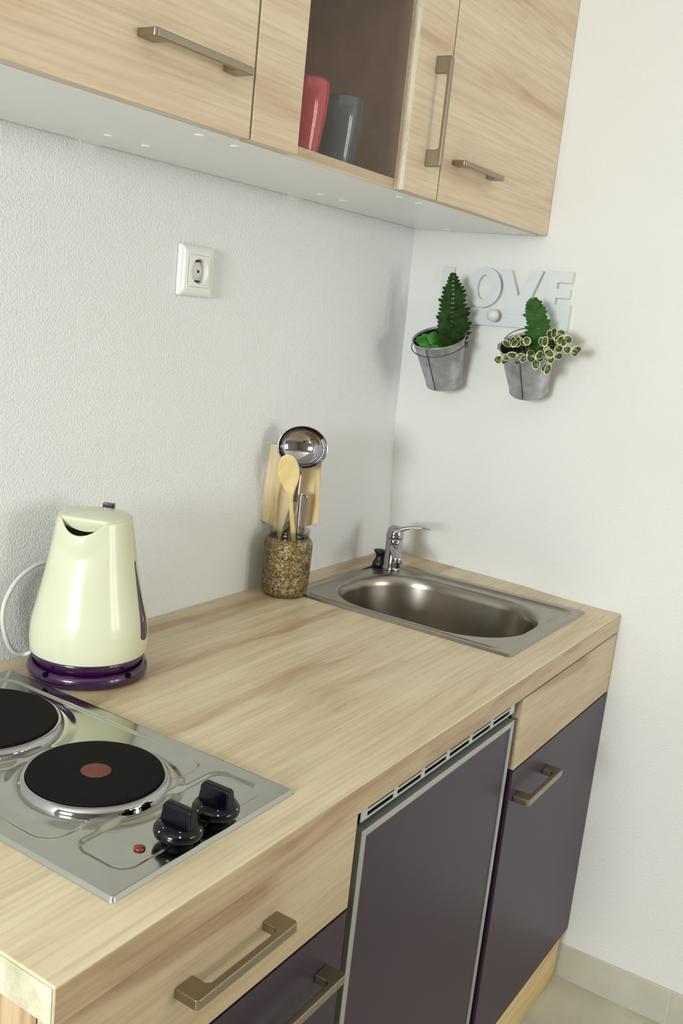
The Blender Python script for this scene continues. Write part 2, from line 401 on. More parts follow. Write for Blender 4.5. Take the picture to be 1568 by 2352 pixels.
# horizontal bars and mullions
for z0, z1 in ((GZ0, rows[0][0]), (rows[0][1], rows[1][0]), (rows[1][1], GZ1)): box(G0, G1, gy0, gy1, z0, z1, bm)
for z0, z1 in rows:
    e = [G0]+[v for s in slots for v in s]+[G1]
    for a, b in zip(e[::2], e[1::2]): box(a, b, gy0, gy1, z0, z1, bm)
vg = part('vent_grille', bm, M_VENT, fr, label='pale grey slotted vent grille')
part('grille_cavity', box(G0, G1, gy1+.012, gy1+.02, GZ0, GZ1), M_BLACK, fr)
for p in ((-.845, .8330), (-.623, .8330)):
    bm = bmesh.new(); bmesh.ops.create_uvsphere(bm, u_segments=12, v_segments=8, radius=.0024, matrix=Matrix.Translation((p[0], -.585, p[1])))
    part('screw', bm, M_CHROME, fr, smooth=True)
part('hinge_rail', box(F0+.004, F1-.004, -.583, -.565, .8265, .8375), M_BLACK, fr)

# ------------------------------------------------------------------ wall cabinets
CF = -.3135; CZ0 = 1.657; CZ1 = 2.377; DT = .018
def carcass(par, x0, x1, shelf=True, side=M_MELA, inner=M_MELA):
    t = .016; yb = -.012; yf = CF+DT+.002
    part('bottom_panel', box(x0+.0006, x1-.0006, yf, yb, CZ0, CZ0+t), M_MELA, par, bevel=.0006, label='white underside panel')
    part('side_panel', box(x0+.0006, x0+t, yf, yb, CZ0+t, CZ1-t), inner, par)
    part('side_panel', box(x1-t, x1-.0006, yf, yb, CZ0+t, CZ1-t), inner, par)
    part('top_panel', box(x0+.0006, x1-.0006, yf, yb, CZ1-t, CZ1), inner, par)
    part('back_panel', box(x0+t, x1-t, yb-.006, yb-.001, CZ0+t, CZ1-t), inner, par)
    part('hanging_rail', box(x0-.0+.0006, x0+.036, yb, -.0008, CZ0+.0002, CZ0+.03), M_MELA, par)
    for cx_, cy_ in ((.035, -.1), (.035, -.26), ((x1-x0)-.035, -.1), ((x1-x0)-.035, -.26)):
        part('screw_cap', lathe([(.006, -.0018), (.0075, 0)], 20, (x0+cx_, cy_, CZ0)), M_WPLAS, par, smooth=False)
C1 = thing('wall_cabinet', 'left wall cabinet with a plain wood-look flap door and a horizontal handle', 'cabinet', (-1.31, -.16, CZ0))
carcass(C1, -1.612, -1.0055)
d = part('door', box(-1.612, -1.0092, CF, CF+DT, CZ0+.0005, CZ1), W_UP, C1, bevel=.001, label='wood-look flap door')
handle(d, (-1.126, CF, 1.7275), (1, 0, 0), (0, -1, 0), .168, .028, .0065, .009)
C2 = thing('wall_cabinet', 'middle wall cabinet with a glass door showing red and grey cups inside', 'cabinet', (-.755, -.16, CZ0))
carcass(C2, -1.0055, -.5025, inner=M_INT)
part('shelf', box(-.989, -.519, -.29, -.02, 2.02, 2.036), M_INT, C2)
# light front edge of the carcass behind the glass
part('front_lipping', box(-1.004, -.504, CF+DT+.0002, CF+DT+.002, CZ0, CZ0+.0165), W_UP, C2)
ls = part('door', box(-1.0046, -.9060, CF, CF+DT, CZ0+.0005, CZ1), W_UP, C2, bevel=.0008, label='wood-look door frame holding the glass')
part('right_stile', box(-.6195, -.5055, CF, CF+DT, CZ0+.0005, CZ1), W_UP, ls, bevel=.0008)
part('pale_edging', box(-.6201, -.61951, CF+.0005, CF+.0074, CZ0+.001, CZ1-.001), W_BAND, ls, label='pale edging strip')
part('pale_edging', box(-1.0052, -1.00461, CF+.0005, CF+DT, CZ0+.001, CZ1-.001), W_BAND, ls, label='pale edging strip')
part('top_rail', box(-.906, -.6195, CF, CF+DT, CZ1-.09, CZ1), W_UP, ls)
part('glass_pane', box(-.906, -.6195, CF+.0075, CF+.0115, CZ0+.001, CZ1-.09), M_PANE, ls, label='clear glass pane')
handle(ls, (-.5545, CF, 1.787), (0, 0, 1), (0, -1, 0), .168, .028, .0065, .009)
C3 = thing('wall_cabinet', 'right wall cabinet in the corner with a plain wood-look door and small low handle', 'cabinet', (-.25, -.16, CZ0))
carcass(C3, -.5025, -.013)
d = part('door', box(-.5018, -.0015, CF, CF+DT, CZ0+.0005, CZ1), W_UP, C3, bevel=.001, label='wood-look door')
handle(d, (-.383, CF, 1.7255), (1, 0, 0), (0, -1, 0), .163, .026, .0065, .009)

# cups behind the glass
def cup(name, c, z0, h, r, m, label):
    pr = [(r*.62, 0), (r*.66, .004), (r*.78, h*.25), (r*.93, h*.55), (r, h*.82), (r*.985, h*.97), (r*.965, h), (r*.93, h*.985), (r*.93, h*.8), (r*.7, h*.2), (.001, .012)]
    t = thing(name, label, 'cup', (c[0], c[1], z0))
    part('bowl', lathe(pr, 48, (c[0], c[1], z0), cap1=False), m, t, smooth=True)
    a = radians(60)
    P = [(c[0]+cos(a)*(r*.86+q), c[1]+sin(a)*(r*.86+q), z0+zz) for q, zz in ((0, h*.78), (.022, h*.74), (.03, h*.55), (.02, h*.35), (-.004, h*.3))]
    part('handle', tube(spline(P, 6), (.0045), 10), m, t, smooth=True)
cup('cup', (-.750, -.205), CZ0+.0165, .120, .0345, M_MUGR, 'red glossy tapered cup at the left edge behind the cabinet glass')
cup('cup', (-.655, -.205), CZ0+.0165, .115, .0365, M_MUGG, 'dark grey glossy cup right of the red cup behind the cabinet glass')

# ------------------------------------------------------------------ hob
hx0, hx1, hy0, hy1 = -1.4135, -1.1230, -.5530, -.0430
hob = thing('hob', 'two-plate stainless steel electric hob set into the worktop beside the kettle', 'hob', ((hx0+hx1)/2, (hy0+hy1)/2, H))
PL = [((-1.270, -.1745), .0905), ((-1.2712, -.3775), .0775)]
def rr(x, y, x0, x1, y0, y1, r):
    cx_, cy_ = (x0+x1)/2, (y0+y1)/2; qx = abs(x-cx_)-(x1-x0)/2+r; qy = abs(y-cy_)-(y1-y0)/2+r
    return sqrt(max(qx, 0)**2+max(qy, 0)**2)+min(max(qx, qy), 0)-r
def hobz(x, y):
    e = rr(x, y, hx0, hx1, hy0, hy1, .004)
    z = .0058*sst(.0005, -.0026, e)
    a = rr(x, y, hx0+.020, hx1-.020, hy0+.112, hy1-.016, .03)     # cooking area
    b = rr(x, y, hx0+.034, hx1-.022, hy0+.020, hy0+.099, .022)       # control area
    z -= .0020*sst(.0005, -.006, a)
    z -= .0026*sst(.0005, -.007, b)
    for (c, r) in PL:
        q = sqrt((x-c[0])**2+(y-c[1])**2)
        z += .0042*sst(r+.027, r+.012, q)
    return H+z
bm = bmesh.new(); NX, NY = 240, 420
def edges_first(n, a, b):
    return [a+(b-a)*i/n for i in range(n+1)]
gx = edges_first(NX, hx0, hx1); gy_ = edges_first(NY, hy0, hy1)
G = [[bm.verts.new((x, y, hobz(x, y))) for y in gy_] for x in gx]
for i in range(NX):
    for j in range(NY): bm.faces.new((G[i][j], G[i+1][j], G[i+1][j+1], G[i][j+1]))
rim = [G[i][0] for i in range(NX+1)]+[G[NX][j] for j in range(1, NY+1)]+[G[i][NY] for i in range(NX-1, -1, -1)]+[G[0][j] for j in range(NY-1, 0, -1)]
low = [bm.verts.new((v.co.x, v.co.y, H+.0002)) for v in rim]
part('steel_top', bm, M_HOB, hob, smooth=True)
for (c, r), nm in zip(PL, ('large rear hotplate', 'small front hotplate with a worn red centre dot')):
    zb = H+.0085
    ring = part('hotplate', lathe([(r-.010, -.004), (r-.010, .009), (r-.001, .0125), (r, .0110), (r-.0012, .0078), (r-.0012, 0)][:2]+[(r-.0022, .0125), (r-.0008, .0118), (r-.0004, .0105), (r-.0012, .004)], 96, (c[0], c[1], zb), cap1=False), M_IRON, hob, smooth=True, label=nm)
    part('plate_surface', lathe([(r-.0022, .0125), (r*.55, .0122), (.001, .0122)], 96, (c[0], c[1], zb), cap0=False), M_IRON, ring)
    part('collar', lathe([(r-.001, .0085), (r+.0012, .0098), (r+.0030, .0098), (r+.0055, .0080), (r+.0078, .0045), (r+.0090, .0005), (r+.0094, -.0035)], 96, (c[0], c[1], zb), cap0=False, cap1=False), M_CHROME, ring, smooth=True, label='polished steel collar')
    if r < .08: part('centre_dot', lathe([(.0175, .0118), (.0170, .01240), (.001, .01245)], 40, (c[0], c[1], zb), cap0=False), M_RED, ring, label='worn red dot')
def knob(x, y, a):
    zb = H+.0038; t = Vector((x, y, 0))
    k = part('knob', lathe([(.0165, 0), (.0165, .007), (.0185, .0085), (.0255, .0095), (.0265, .0125), (.0262, .0165), (.0235, .0205), (.018, .0225), (.001, .0228)], 56, (x, y, zb)), M_KNOB, hob, smooth=True)
    d = Vector((cos(a), sin(a), 0)); n = Vector((-sin(a), cos(a), 0)); c = Vector((x, y, zb+.018))
    hw = .0195; th0, th1 = .0078, .0050
    bm = bmesh.new(); vs = []
    for z, w, th in ((0, hw+.001, th0), (.020, hw-.001, th1+.001), (.0235, hw-.003, th1-.001)):
        vs.append([bm.verts.new(c+d*s*w+n*q*th+Vector((0, 0, z))) for s, q in ((-1, -1), (1, -1), (1, 1), (-1, 1))])
    for p, q in zip(vs, vs[1:]):
        for i in range(4): bm.faces.new((p[i], p[(i+1) % 4], q[(i+1) % 4], q[i]))
    bm.faces.new(vs[0][::-1]); bm.faces.new(vs[-1])
    part('grip', bm, M_KNOB, k, bevel=.0014)
    for ang in (a+radians(14), a+pi-radians(30), a-pi/2-.25, a-pi/2+.75):
        u = Vector((cos(ang), sin(ang), 0)); w = Vector((-sin(ang), cos(ang), 0)); cc = Vector((x, y, zb+.0198))+u*.0225
        poly = [cc+u*p*.0028+w*q*.0007+Vector((0, 0, -p*.0016)) for p, q in ((-1, -1), (1, -1), (1, 1), (-1, 1))]
        part('scale_mark', prism(poly, (0, 0, .0006)), M_MARK, k, label='white scale mark')
knob(-1.2965, -.5275, radians(-88)); knob(-1.2370, -.5275, radians(-88))
part('indicator_lamp', lathe([(.0062, 0), (.006, .0014), (.0035, .0026), (.001, .0029)], 24, (-1.333, -.5085, H+.0036)), M_LAMP, hob, smooth=True, label='red indicator lamp')

# ------------------------------------------------------------------ sink
sx0, sx1, sy0, sy1 = -.464, -.072, -.545, -.055
sink = thing('sink', 'small stainless steel inset sink in the worktop corner', 'sink', (-.27, -.3, H))
bx0, bx1, by0, by1, brr = -.432, -.142, -.508, -.104, .125
def rrect(x0, x1, y0, y1, r, n=14):
    P = []
    for cx_, cy_, a in ((x1-r, y1-r, 0), (x0+r, y1-r, pi/2), (x0+r, y0+r, pi), (x1-r, y0+r, 1.5*pi)):
        for i in range(n+1):
            t = a+pi/2*i/n; P.append((cx_+r*cos(t), cy_+r*sin(t)))
    return P
def sinkz(x, y):
    e = rr(x, y, sx0, sx1, sy0, sy1, .006)
    z = .0042*sst(0, -.004, e)
    c = rr(x, y, sx0+.012, -.094, sy0+.018, sy1-.012, .022)
    o = rr(x, y, sx0+.016, -.128, sy0+.03, sy1-.034, .022)
    z -= .0038*sst(.001, -.004, c)
    z += .0032*(sst(.001, -.005, o))
    q = rr(x, y, bx0, bx1, by0, by1, brr)
    z += -.003*sst(.006, 0, q)
    return H+z
bm = bmesh.new()
n = 14; loops = []
outer = rrect(sx0, sx1, sy0, sy1, .006, n); inner = rrect(bx0, bx1, by0, by1, brr, n)
# resample both loops by equal parameter so rings pair up well
def resample(P, N):
    P = [Vector((p[0], p[1], 0)) for p in P]; Q = P+[P[0]]; L = [0]
    for a, b in zip(Q, Q[1:]): L.append(L[-1]+(b-a).length)
    out = []; j = 0
    for i in range(N):
        s = L[-1]*i/N
        while L[j+1] < s: j += 1
        t = (s-L[j])/max(1e-9, L[j+1]-L[j]); out.append(Q[j].lerp(Q[j+1], t))
    return out
NN = 360; cc = Vector(((bx0+bx1)/2, (by0+by1)/2, 0))
def ray_hit(x0, x1, y0, y1, r, ang):
    d = Vector((cos(ang), sin(ang), 0)); lo, hi = 0, 1
    for _ in range(40):
        m = (lo+hi)/2; p = cc+d*m
        if rr(p.x, p.y, x0, x1, y0, y1, r) < 0: lo = m
        else: hi = m
    return cc+d*lo
O = [ray_hit(sx0, sx1, sy0, sy1, .006, 2*pi*i/NN) for i in range(NN)]
I = [ray_hit(bx0, bx1, by0, by1, brr, 2*pi*i/NN) for i in range(NN)]
K = 44; rings = []
for k in range(K+1):
    t = k/K; ring = []
    for a, b in zip(O, I):
        p = a.lerp(b, t); ring.append(bm.verts.new((p.x, p.y, sinkz(p.x, p.y) if k else H+.0003)))
    rings.append(ring)
dep = .135
for s in (.10, .22, .34, .46, .58, .68, .77, .85, .91, .96, 1.0):
    # wall profile: steep side then generous bottom radius
    if s < .6: z = -.004-dep*s/.6*.72; f = 1-.07*s/.6
    else:
        u = (s-.6)/.4*pi/2; z = -.004-dep*.72-dep*.28*sin(u); f = .93-.20*(1-cos(u))
    rings.append([bm.verts.new((cc.x+(p.x-cc.x)*f, cc.y+(p.y-cc.y)*f, H+z)) for p in I])
for f in (.5, .25, .12):
    rings.append([bm.verts.new((cc.x+(p.x-cc.x)*f, cc.y+(p.y-cc.y)*f, H-.139-.002*(1-f))) for p in I])
for a, b in zip(rings, rings[1:]):
    for i in range(NN): bm.faces.new((a[i], a[(i+1) % NN], b[(i+1) % NN], b[i]))
bm.faces.new(rings[-1])
part('basin', bm, M_SINK, sink, smooth=True)
part('drain', lathe([(.034, .0), (.036, .002), (.03, .003), (.026, .0005), (.001, 0)], 40, (cc.x, cc.y, H-.1402), cap0=False), M_CHROME, sink, smooth=True)
bm = bmesh.new()
for i in range(4):
    x = -.395+i*.0105; y = by1-.011-((.0 if x > -.36 else (-.36-x)*.55)); box(x-.0022, x+.0022, y-.006, y+.002, H-.040, H-.018, bm)
part('overflow_slots', bm, M_BLACK, sink, label='dark overflow slots')

# ------------------------------------------------------------------ tap
tx, ty = -.131, -.107; zt = H+.003
tap = thing('tap', 'chrome single-lever tap at the back corner of the sink', 'tap', (tx, ty, zt))
part('body', lathe([(.0215, 0), (.0218, .003), (.0205, .006), (.0192, .008), (.0190, .068), (.0188, .072)], 48, (tx, ty, zt)), M_CHROME, tap, smooth=True)
lv = part('cap', lathe([(.0192, .0725), (.0196, .075), (.0192, .084), (.0165, .094), (.0105, .0995), (.001, .101)], 48, (tx, ty, zt)), M_CHROME, tap, smooth=True)
ld = Vector((.30, -.954, 0)).normalized(); b0 = Vector((tx, ty, zt+.090))
P = [b0+ld*.004, b0+ld*.018+Vector((0, 0, .006)), b0+ld*.036+Vector((0, 0, .012)), b0+ld*.058+Vector((0, 0, .015)), b0+ld*.069+Vector((0, 0, .0145)), b0+ld*.078+Vector((0, 0, .013))]
Q = spline(P, 6); rads = [(.0085-.003*sst(0, 1, i/len(Q)), .0065*(1-i/len(Q))**2.2+.0012) for i in range(len(Q))]
part('lever', tube(Q, rads, 16, flat=ld.cross(Vector((0, 0, 1)))), M_CHROME, lv, smooth=True)
sd = Vector((-.82, -.57, 0)).normalized(); b1 = Vector((tx, ty, zt+.056))
Q = spline([b1+sd*.004, b1+sd*.03+Vector((0, 0, -.001)), b1+sd*.065+Vector((0, 0, -.006)), b1+sd*.092+Vector((0, 0, -.016))], 5)
sp = part('spout', tube(Q, [(.0115, .011)]*len(Q), 20, flat=sd.cross(Vector((0, 0, 1)))), M_CHROME, tap, smooth=True)
e = Q[-1]
part('aerator', lathe([(.009, 0), (.009, .014)], 24, (e.x, e.y, e.z-.012)), M_CHROME, sp)
pg = lathe([(.0155, 0), (.016, .008), (.0125, .013), (.0095, .021), (.010, .028), (.0145, .034), (.0150, .0375), (.001, .039)], 32, (-.127, -.0725, H+.001))
solo('drain_plug', pg, M_RUB, 'black rubber drain plug standing behind the tap on the sink rim', 'plug', (-.127, -.0725, H+.001), smooth=True)

# ------------------------------------------------------------------ kettle and its base
kx, ky = -1.0360, -.1085; ph0 = radians(203)
kb = thing('power_base', 'round violet plastic power base under the cream kettle', 'power base', (kx, ky, H))
part('ring', lathe([(.078, .0005), (.0835, .002), (.0868, .008), (.0870, .014), (.0845, .0195), (.0800, .0215), (.0770, .0195), (.0755, .012), (.001, .011)], 72, (kx, ky, H)), M_VIOLET, kb, smooth=True)
for a in (radians(185), radians(268)):
    u = Vector((cos(a), sin(a), 0)); w = Vector((-sin(a), cos(a), 0)); c0 = Vector((kx, ky, H+.0150))+u*.0835
    bm = prism([c0+u*p*.005+w*q*.003 for p, q in ((-1, -1), (1, -1), (1, 1), (-1, 1))], (0, 0, .006))
    part('notch', bm, M_BLACK, kb, label='dark notch in the rim')
cp = [(-1.075, -.032, .916), (-1.083, -.022, .912), (-1.100, -.018, .921), (-1.113, -.018, .945), (-1.119, -.017, .976), (-1.112, -.015, 1.003), (-1.092, -.014, 1.028), (-1.066, -.014, 1.042), (-1.041, -.014, 1.046), (-1.010, -.016, 1.042), (-.985, -.018, 1.01), (-.975, -.02, .95), (-.972, -.03, .907)]
part('power_cord', tube(spline(cp, 8), .0034, 10), M_CORD, kb, smooth=True, label='pale power cord looping up against the wall')
ket = thing('kettle', 'cream plastic electric kettle with violet trim standing on its violet base', 'kettle', (kx, ky, H+.0205))
PR = [(.938, .0835), (.945, .0846), (.958, .0852), (.975, .0842), (.99, .0815), (1.012, .0762), (1.04, .0700), (1.064, .0650), (1.092, .0600), (1.118, .0560), (1.137, .0530)]
def krad(z): return lerp_tab(PR, z)
bm = bmesh.new(); n = 144; rows = []
zz = [.938+(1.137-.938)*i/60 for i in range(61)]
def lip(t, a):
    da = (a-ph0+pi) % (2*pi)-pi
    w = max(0, 1-(da/radians(42))**2)
    return da, w
for k, z in enumerate(zz):
    r = []
    for i in range(n):
        a = 2*pi*i/n; da, w = lip(0, a)
        t = sst(1.075, 1.137, z)
        z2 = z-.019*w**1.3*sst(1.06, 1.137, z); rad = krad(z)+.0050*w**2*t
        # soft dish below the spout
        rad -= .0025*w*sst(1.05, 1.09, z)*(1-sst(1.095, 1.125, z))
        r.append(bm.verts.new((kx+cos(a)*rad, ky+sin(a)*rad, z2)))
    rows.append(r)
ins = []
for dz, dr in ((.0006, .0012), (-.001, .0024), (-.03, .003), (-.06, .003)):
    r = []
    for i in range(n):
        a = 2*pi*i/n; v = rows[60][i].co; q = sqrt((v.x-kx)**2+(v.y-ky)**2)-dr
        r.append(bm.verts.new((kx+cos(a)*q, ky+sin(a)*q, v.z+dz)))
    ins.append(r)
rows += ins
for a_, b_ in zip(rows, rows[1:]):
    for i in range(n): bm.faces.new((a_[i], a_[(i+1) % n], b_[(i+1) % n], b_[i]))
part('body', bm, M_CREAM, ket, smooth=True)
part('brightening_floor', lathe([(.0535, 1.106), (.001, 1.106)], 48, (kx, ky, 0), cap0=False), M_CREAM, ket)  # inner floor raised near the rim to brighten the spout opening
part('base_skirt', lathe([(.070, .914), (.0745, .916), (.0775, .922), (.0815, .931), (.0833, .9378)], 72, (kx, ky, 0)), M_VIOLET, ket, smooth=True, label='violet lower skirt')
# lid with its front cut short over the spout
bm = bmesh.new(); R_ = []
for f, z in ((.90, -1), (1.0, 1.1335), (1.0, 1.1375), (.975, 1.1392), (.9, 1.1405), (.7, 1.1425), (.4, 1.1445), (.15, 1.145), (.01, 1.145)):
    r = []
    for i in range(96):
        a = 2*pi*i/96; da = (a-ph0+pi) % (2*pi)-pi; q = .0516
        if abs(da) < radians(60): q = min(q, .0385/max(.3, cos(da)))
        zq = z if z > 0 else 1.1325-.0125*max(0, cos(da*1.4) if abs(da) < 1.1 else 0)
        r.append(bm.verts.new((kx+cos(a)*q*f, ky+sin(a)*q*f, zq)))
    R_.append(r)
for a_, b_ in zip(R_, R_[1:]):
    for i in range(96): bm.faces.new((a_[i], a_[(i+1) % 96], b_[(i+1) % 96], b_[i]))
bm.faces.new(R_[0][::-1]); bm.faces.new(R_[-1])
lid = part('lid', bm, M_CREAM, ket, smooth=False, bevel=.0008)
bd = Vector((cos(ph0+pi+.16), sin(ph0+pi+.16), 0)); c0 = Vector((kx, ky, 1.139))+bd*.040+Vector((.5467, -.8374, 0))*.009
wn = Vector((-bd.y, bd.x, 0))
part('lid_button', prism([c0+bd*p*.006+wn*q*.0085 for p, q in ((-1, -.8), (-.8, -1), (.8, -1), (1, -.8), (1, .8), (.8, 1), (-.8, 1), (-1, .8))], (0, 0, .0095)), M_VIOLET, lid, bevel=.0015, label='violet lid button')
for sgn in (1, -1):
    bm = bmesh.new(); a0 = ph0+sgn*radians(92); prev = None
    for k in range(81):
        t = k/80; z = .961+(1.078-.961)*t
        hw = radians(2+8.5*(1-t)**1.2)*min(1, sqrt(max(0, 1-((t-.09)/.09)**2)) if t < .09 else 1)*min(1, sqrt(max(0, 1-((t-.97)/.03)**2)) if t > .97 else 1)
        row = []
        for q in (-1, -.5, 0, .5, 1):
            a = a0+hw*q; rad = krad(z)+.0009-.0006*abs(q)
            row.append(bm.verts.new((kx+cos(a)*rad, ky+sin(a)*rad, z)))
        if prev:
            for i in range(4): bm.faces.new((prev[i], prev[i+1], row[i+1], row[i]))
        prev = row
    part('side_inlay', bm, M_VIOLET, ket, smooth=True, label='violet drop-shaped side inlay')
hd = Vector((cos(ph0+pi), sin(ph0+pi), 0))
Q = spline([Vector((kx, ky, z))+hd*r for r, z in ((.053, 1.118), (.072, 1.124), (.092, 1.108), (.102, 1.07), (.104, 1.02), (.098, .975), (.084, .958))], 6)
part('handle', tube(Q, [(.0105, .008)]*len(Q), 16, flat=hd.cross(Vector((0, 0, 1)))), M_CREAM, ket, smooth=True)

# ------------------------------------------------------------------ jar with utensils and board
jx, jy = -.477, -.0605
rv = Vector((.5467, -.8374, 0)); nv = Vector((-.8374, -.5467, 0)); up = Vector((0, 0, 1))
jar = thing('utensil_jar', 'glass jar with gold-brown mottled decoration holding utensils left of the sink', 'jar', (jx, jy, H))
part('vessel', lathe([(.034, .001), (.040, .0012), (.0445, .006), (.0465, .014), (.0470, .030), (.0478, .100), (.0472, .108), (.043, .115), (.0405, .117)], 64, (jx, jy, H+.0004), cap1=False), M_JAR, jar, smooth=True, label='mottled gold-brown glass body')
nk = part('neck', lathe([(.0405, .117), (.0398, .120), (.0402, .123), (.0415, .1245), (.0402, .126), (.0400, .1285), (.0416, .1305), (.0410, .133), (.0385, .1335), (.0378, .131), (.0378, .118), (.044, .106)], 64, (jx, jy, H), cap0=False, cap1=False), M_JGL, jar, smooth=True, label='clear glass screw neck')
# cutting board, handle down in the jar
c0 = Vector((-.476, -.058, 0)); tl = Vector((.012, .008, 0))
def bp3(u, z, dn):
    s = (z-.92)/.28
    return c0+rv*u+nv*dn+Vector((.012, .022, 0))*s+up*z
prof = [(-.014, .922), (.014, .922), (.014, .99), (.018, 1.022), (.034, 1.036), (.0605, 1.045), (.0615, 1.05), (.0605, 1.186), (.058, 1.189), (-.058, 1.193), (-.0605, 1.19), (-.0615, 1.046), (-.0605, 1.043), (-.036, 1.034), (-.020, 1.022), (-.016, .99)]
bm = prism([bp3(u, z, -.014) for u, z in prof], nv*.009)
solo('cutting_board', bm, M_PINE, 'small pale wooden cutting board standing upside down in the jar against the wall', 'cutting board', (jx, jy, .922), bevel=.0012)
# ladle
lc = Vector((-.4840, -.0770, 1.1972)); ln = (nv+up*.10).normalized(); lu = (up-ln*up.dot(ln)).normalized(); lr = lu.cross(ln).normalized()
lad = thing('ladle', 'stainless steel soup ladle standing bowl-up in the jar', 'ladle', (lc.x, lc.y, lc.z))
bm = bmesh.new(); rings = []; N_ = 56
def bowl(k, sgn, off):
    rr_ = []
    th = k; rad = sin(th); dz = -cos(th)*.026+off
    for i in range(N_):
        a = 2*pi*i/N_; p = lc+lr*cos(a)*.0462*rad+lu*sin(a)*.0398*rad+ln*dz
        rr_.append(bm.verts.new(p))
    return rr_
for k in range(1, 15): rings.append(bowl(pi/2*k/14, 1, 0))
for s, dz in ((1.045, .0006), (1.045, -.0006)):
    rings.append([bm.verts.new(lc+lr*cos(2*pi*i/N_)*.0462*s+lu*sin(2*pi*i/N_)*.0398*s+ln*dz) for i in range(N_)])
for k in range(14, 0, -1): rings.append(bowl(pi/2*k/14, 1, -.0012))
for a_, b_ in zip(rings, rings[1:]):
    for i in range(N_): bm.faces.new((a_[i], a_[(i+1) % N_], b_[(i+1) % N_], b_[i]))
bm.faces.new(rings[0]); bm.faces.new(rings[-1])
part('bowl', bm, M_CHROME, lad, smooth=True)
Q = spline([lc-lu*.038-ln*.004, lc-lu*.052-ln*.006-lr*.004, Vector((-.4935, -.0755, 1.0900)), Vector((-.4900, -.0590, 1.0240)), Vector((-.489, -.050, .93))], 8)
part('handle', tube(Q, [(.0068, .0016)]*len(Q), 12, flat=rv), M_CHROME, lad, smooth=True)
# wooden spoon
sb = Vector((-.489, -.06, 1.14))
wsn = thing('wooden_spoon', 'light wooden spoon in front of the ladle in the jar', 'spoon', (sb.x, sb.y, sb.z))
bm = bmesh.new(); rows = []; sdn = (Vector((-.4890, -.0785, 1.0200))-Vector((-.5190, -.0675, 1.1855))).normalized()
top = Vector((-.5190, -.0675, 1.1855)); sr = rv-sdn*rv.dot(sdn); sr.normalize(); sn = sr.cross(sdn).normalized()
if sn.dot(nv) < 0: sn = -sn
L_ = .240
for k in range(61):
    s = k/60*L_
    if s < .075:
        u = s/.075; w = .0208*sqrt(max(0, 1-((u-.50)/.50)**2)) if u < .5 else .0208*(1-.78*sst(.5, 1.25, u)); th = .0026+.001*u
        if u < .5: w = .0208*(max(0, 1-((.5-u)/.5)**2.3))**.5
        dish = -.0045*sin(pi*min(1, u/1.05))
    else: w = .0208*(1-.78*sst(.5, 1.25, s/.075)); th = .0036+.0006*min(1, (s-.075)/.03); dish = 0
    w = max(w, .0006); c = top+sdn*s; row = []
    for i in range(20):
        a = 2*pi*i/20; fx = cos(a); row.append(bm.verts.new(c+sr*fx*w+sn*(sin(a)*th+dish*(1-fx*fx))))
    rows.append(row)
for a_, b_ in zip(rows, rows[1:]):
    for i in range(20): bm.faces.new((a_[i], a_[(i+1) % 20], b_[(i+1) % 20], b_[i]))
bm.faces.new(rows[0]); bm.faces.new(rows[-1])
part('spoon_blank', bm, M_SPOON, wsn, smooth=True)
# steel server standing handle up
uc = Vector((-.4790, -.0855, 1.1110)); ud = (Vector((-.4740, -.0838, 1.0362))-uc).normalized()
ur = (rv-ud*rv.dot(ud)).normalized()
bm = bmesh.new(); rows = []
for k in range(30):
    s = k/29*.175; w = .0088*sqrt(max(0.001, 1-(max(0, .012-s)/.012)**2)) if s < .012 else .0088-.0030*sst(.07, .15, s)
    c = uc+ud*s; un = ur.cross(ud)
    if un.dot(nv) < 0: un = -un
    rows.append([bm.verts.new(c+ur*cos(2*pi*i/20)*w+un*(sin(2*pi*i/20)*.0016)) for i in range(20)])
for a_, b_ in zip(rows, rows[1:]):
    for i in range(20): bm.faces.new((a_[i], a_[(i+1) % 20], b_[(i+1) % 20], b_[i]))
bm.faces.new(rows[0]); bm.faces.new(rows[-1])
solo('steel_utensil', bm, M_CHROME, 'steel kitchen utensil with its flat rounded handle up, right of the wooden spoon', 'utensil', (uc.x, uc.y, uc.z), smooth=True)

# ------------------------------------------------------------------ wall socket
sxc, szc = -.7415, 1.5000
so = thing('wall_socket', 'white square wall socket under the wall cabinets', 'socket', (sxc, -.001, szc))
bm = bmesh.new(); rows = []
for d_, y in ((0, -.0006), (.0, -.006), (-.003, -.0095), (-.009, -.0115), (-.0155, -.0120), (-.0158, -.0085)):
    P = rrect(sxc-.0425-d_, sxc+.0425+d_, szc-.0415-d_, szc+.0415+d_, .004, 6)
    rows.append([bm.verts.new((p[0], y, p[1])) for p in P])
for a_, b_ in zip(rows, rows[1:]):
    m = len(a_)
    for i in range(m): bm.faces.new((a_[i], a_[(i+1) % m], b_[(i+1) % m], b_[i]))
part('frame', bm, M_WPLAS, so, smooth=False, bevel=.0006)
# insert with a round recess
bm = bmesh.new(); m = 64
def sq(a, h):
    c_, s_ = cos(a), sin(a); k = h/max(abs(c_), abs(s_)); return (c_*k, s_*k)
A = [bm.verts.new((sxc+sq(2*pi*i/m, .0256)[0], -.009, szc+sq(2*pi*i/m, .0256)[1])) for i in range(m)]
A2 = [bm.verts.new((v.co.x, -.0128, v.co.z)) for v in A]
rows = [A, A2]
for r, y in ((.0215, -.0132), (.0205, -.0130), (.0198, -.011), (.0190, .0), (.0186, .004)):
    rows.append([bm.verts.new((sxc+r*cos(2*pi*i/m), y, szc+r*sin(2*pi*i/m))) for i in range(m)])
for a_, b_ in zip(rows, rows[1:]):
    for i in range(m): bm.faces.new((a_[i], a_[(i+1) % m], b_[(i+1) % m], b_[i]))
bm.faces.new(rows[-1])
for v in bm.verts: v.co.y = min(v.co.y, -.0007)
insr = part('socket_insert', bm, M_WPLAS, so)
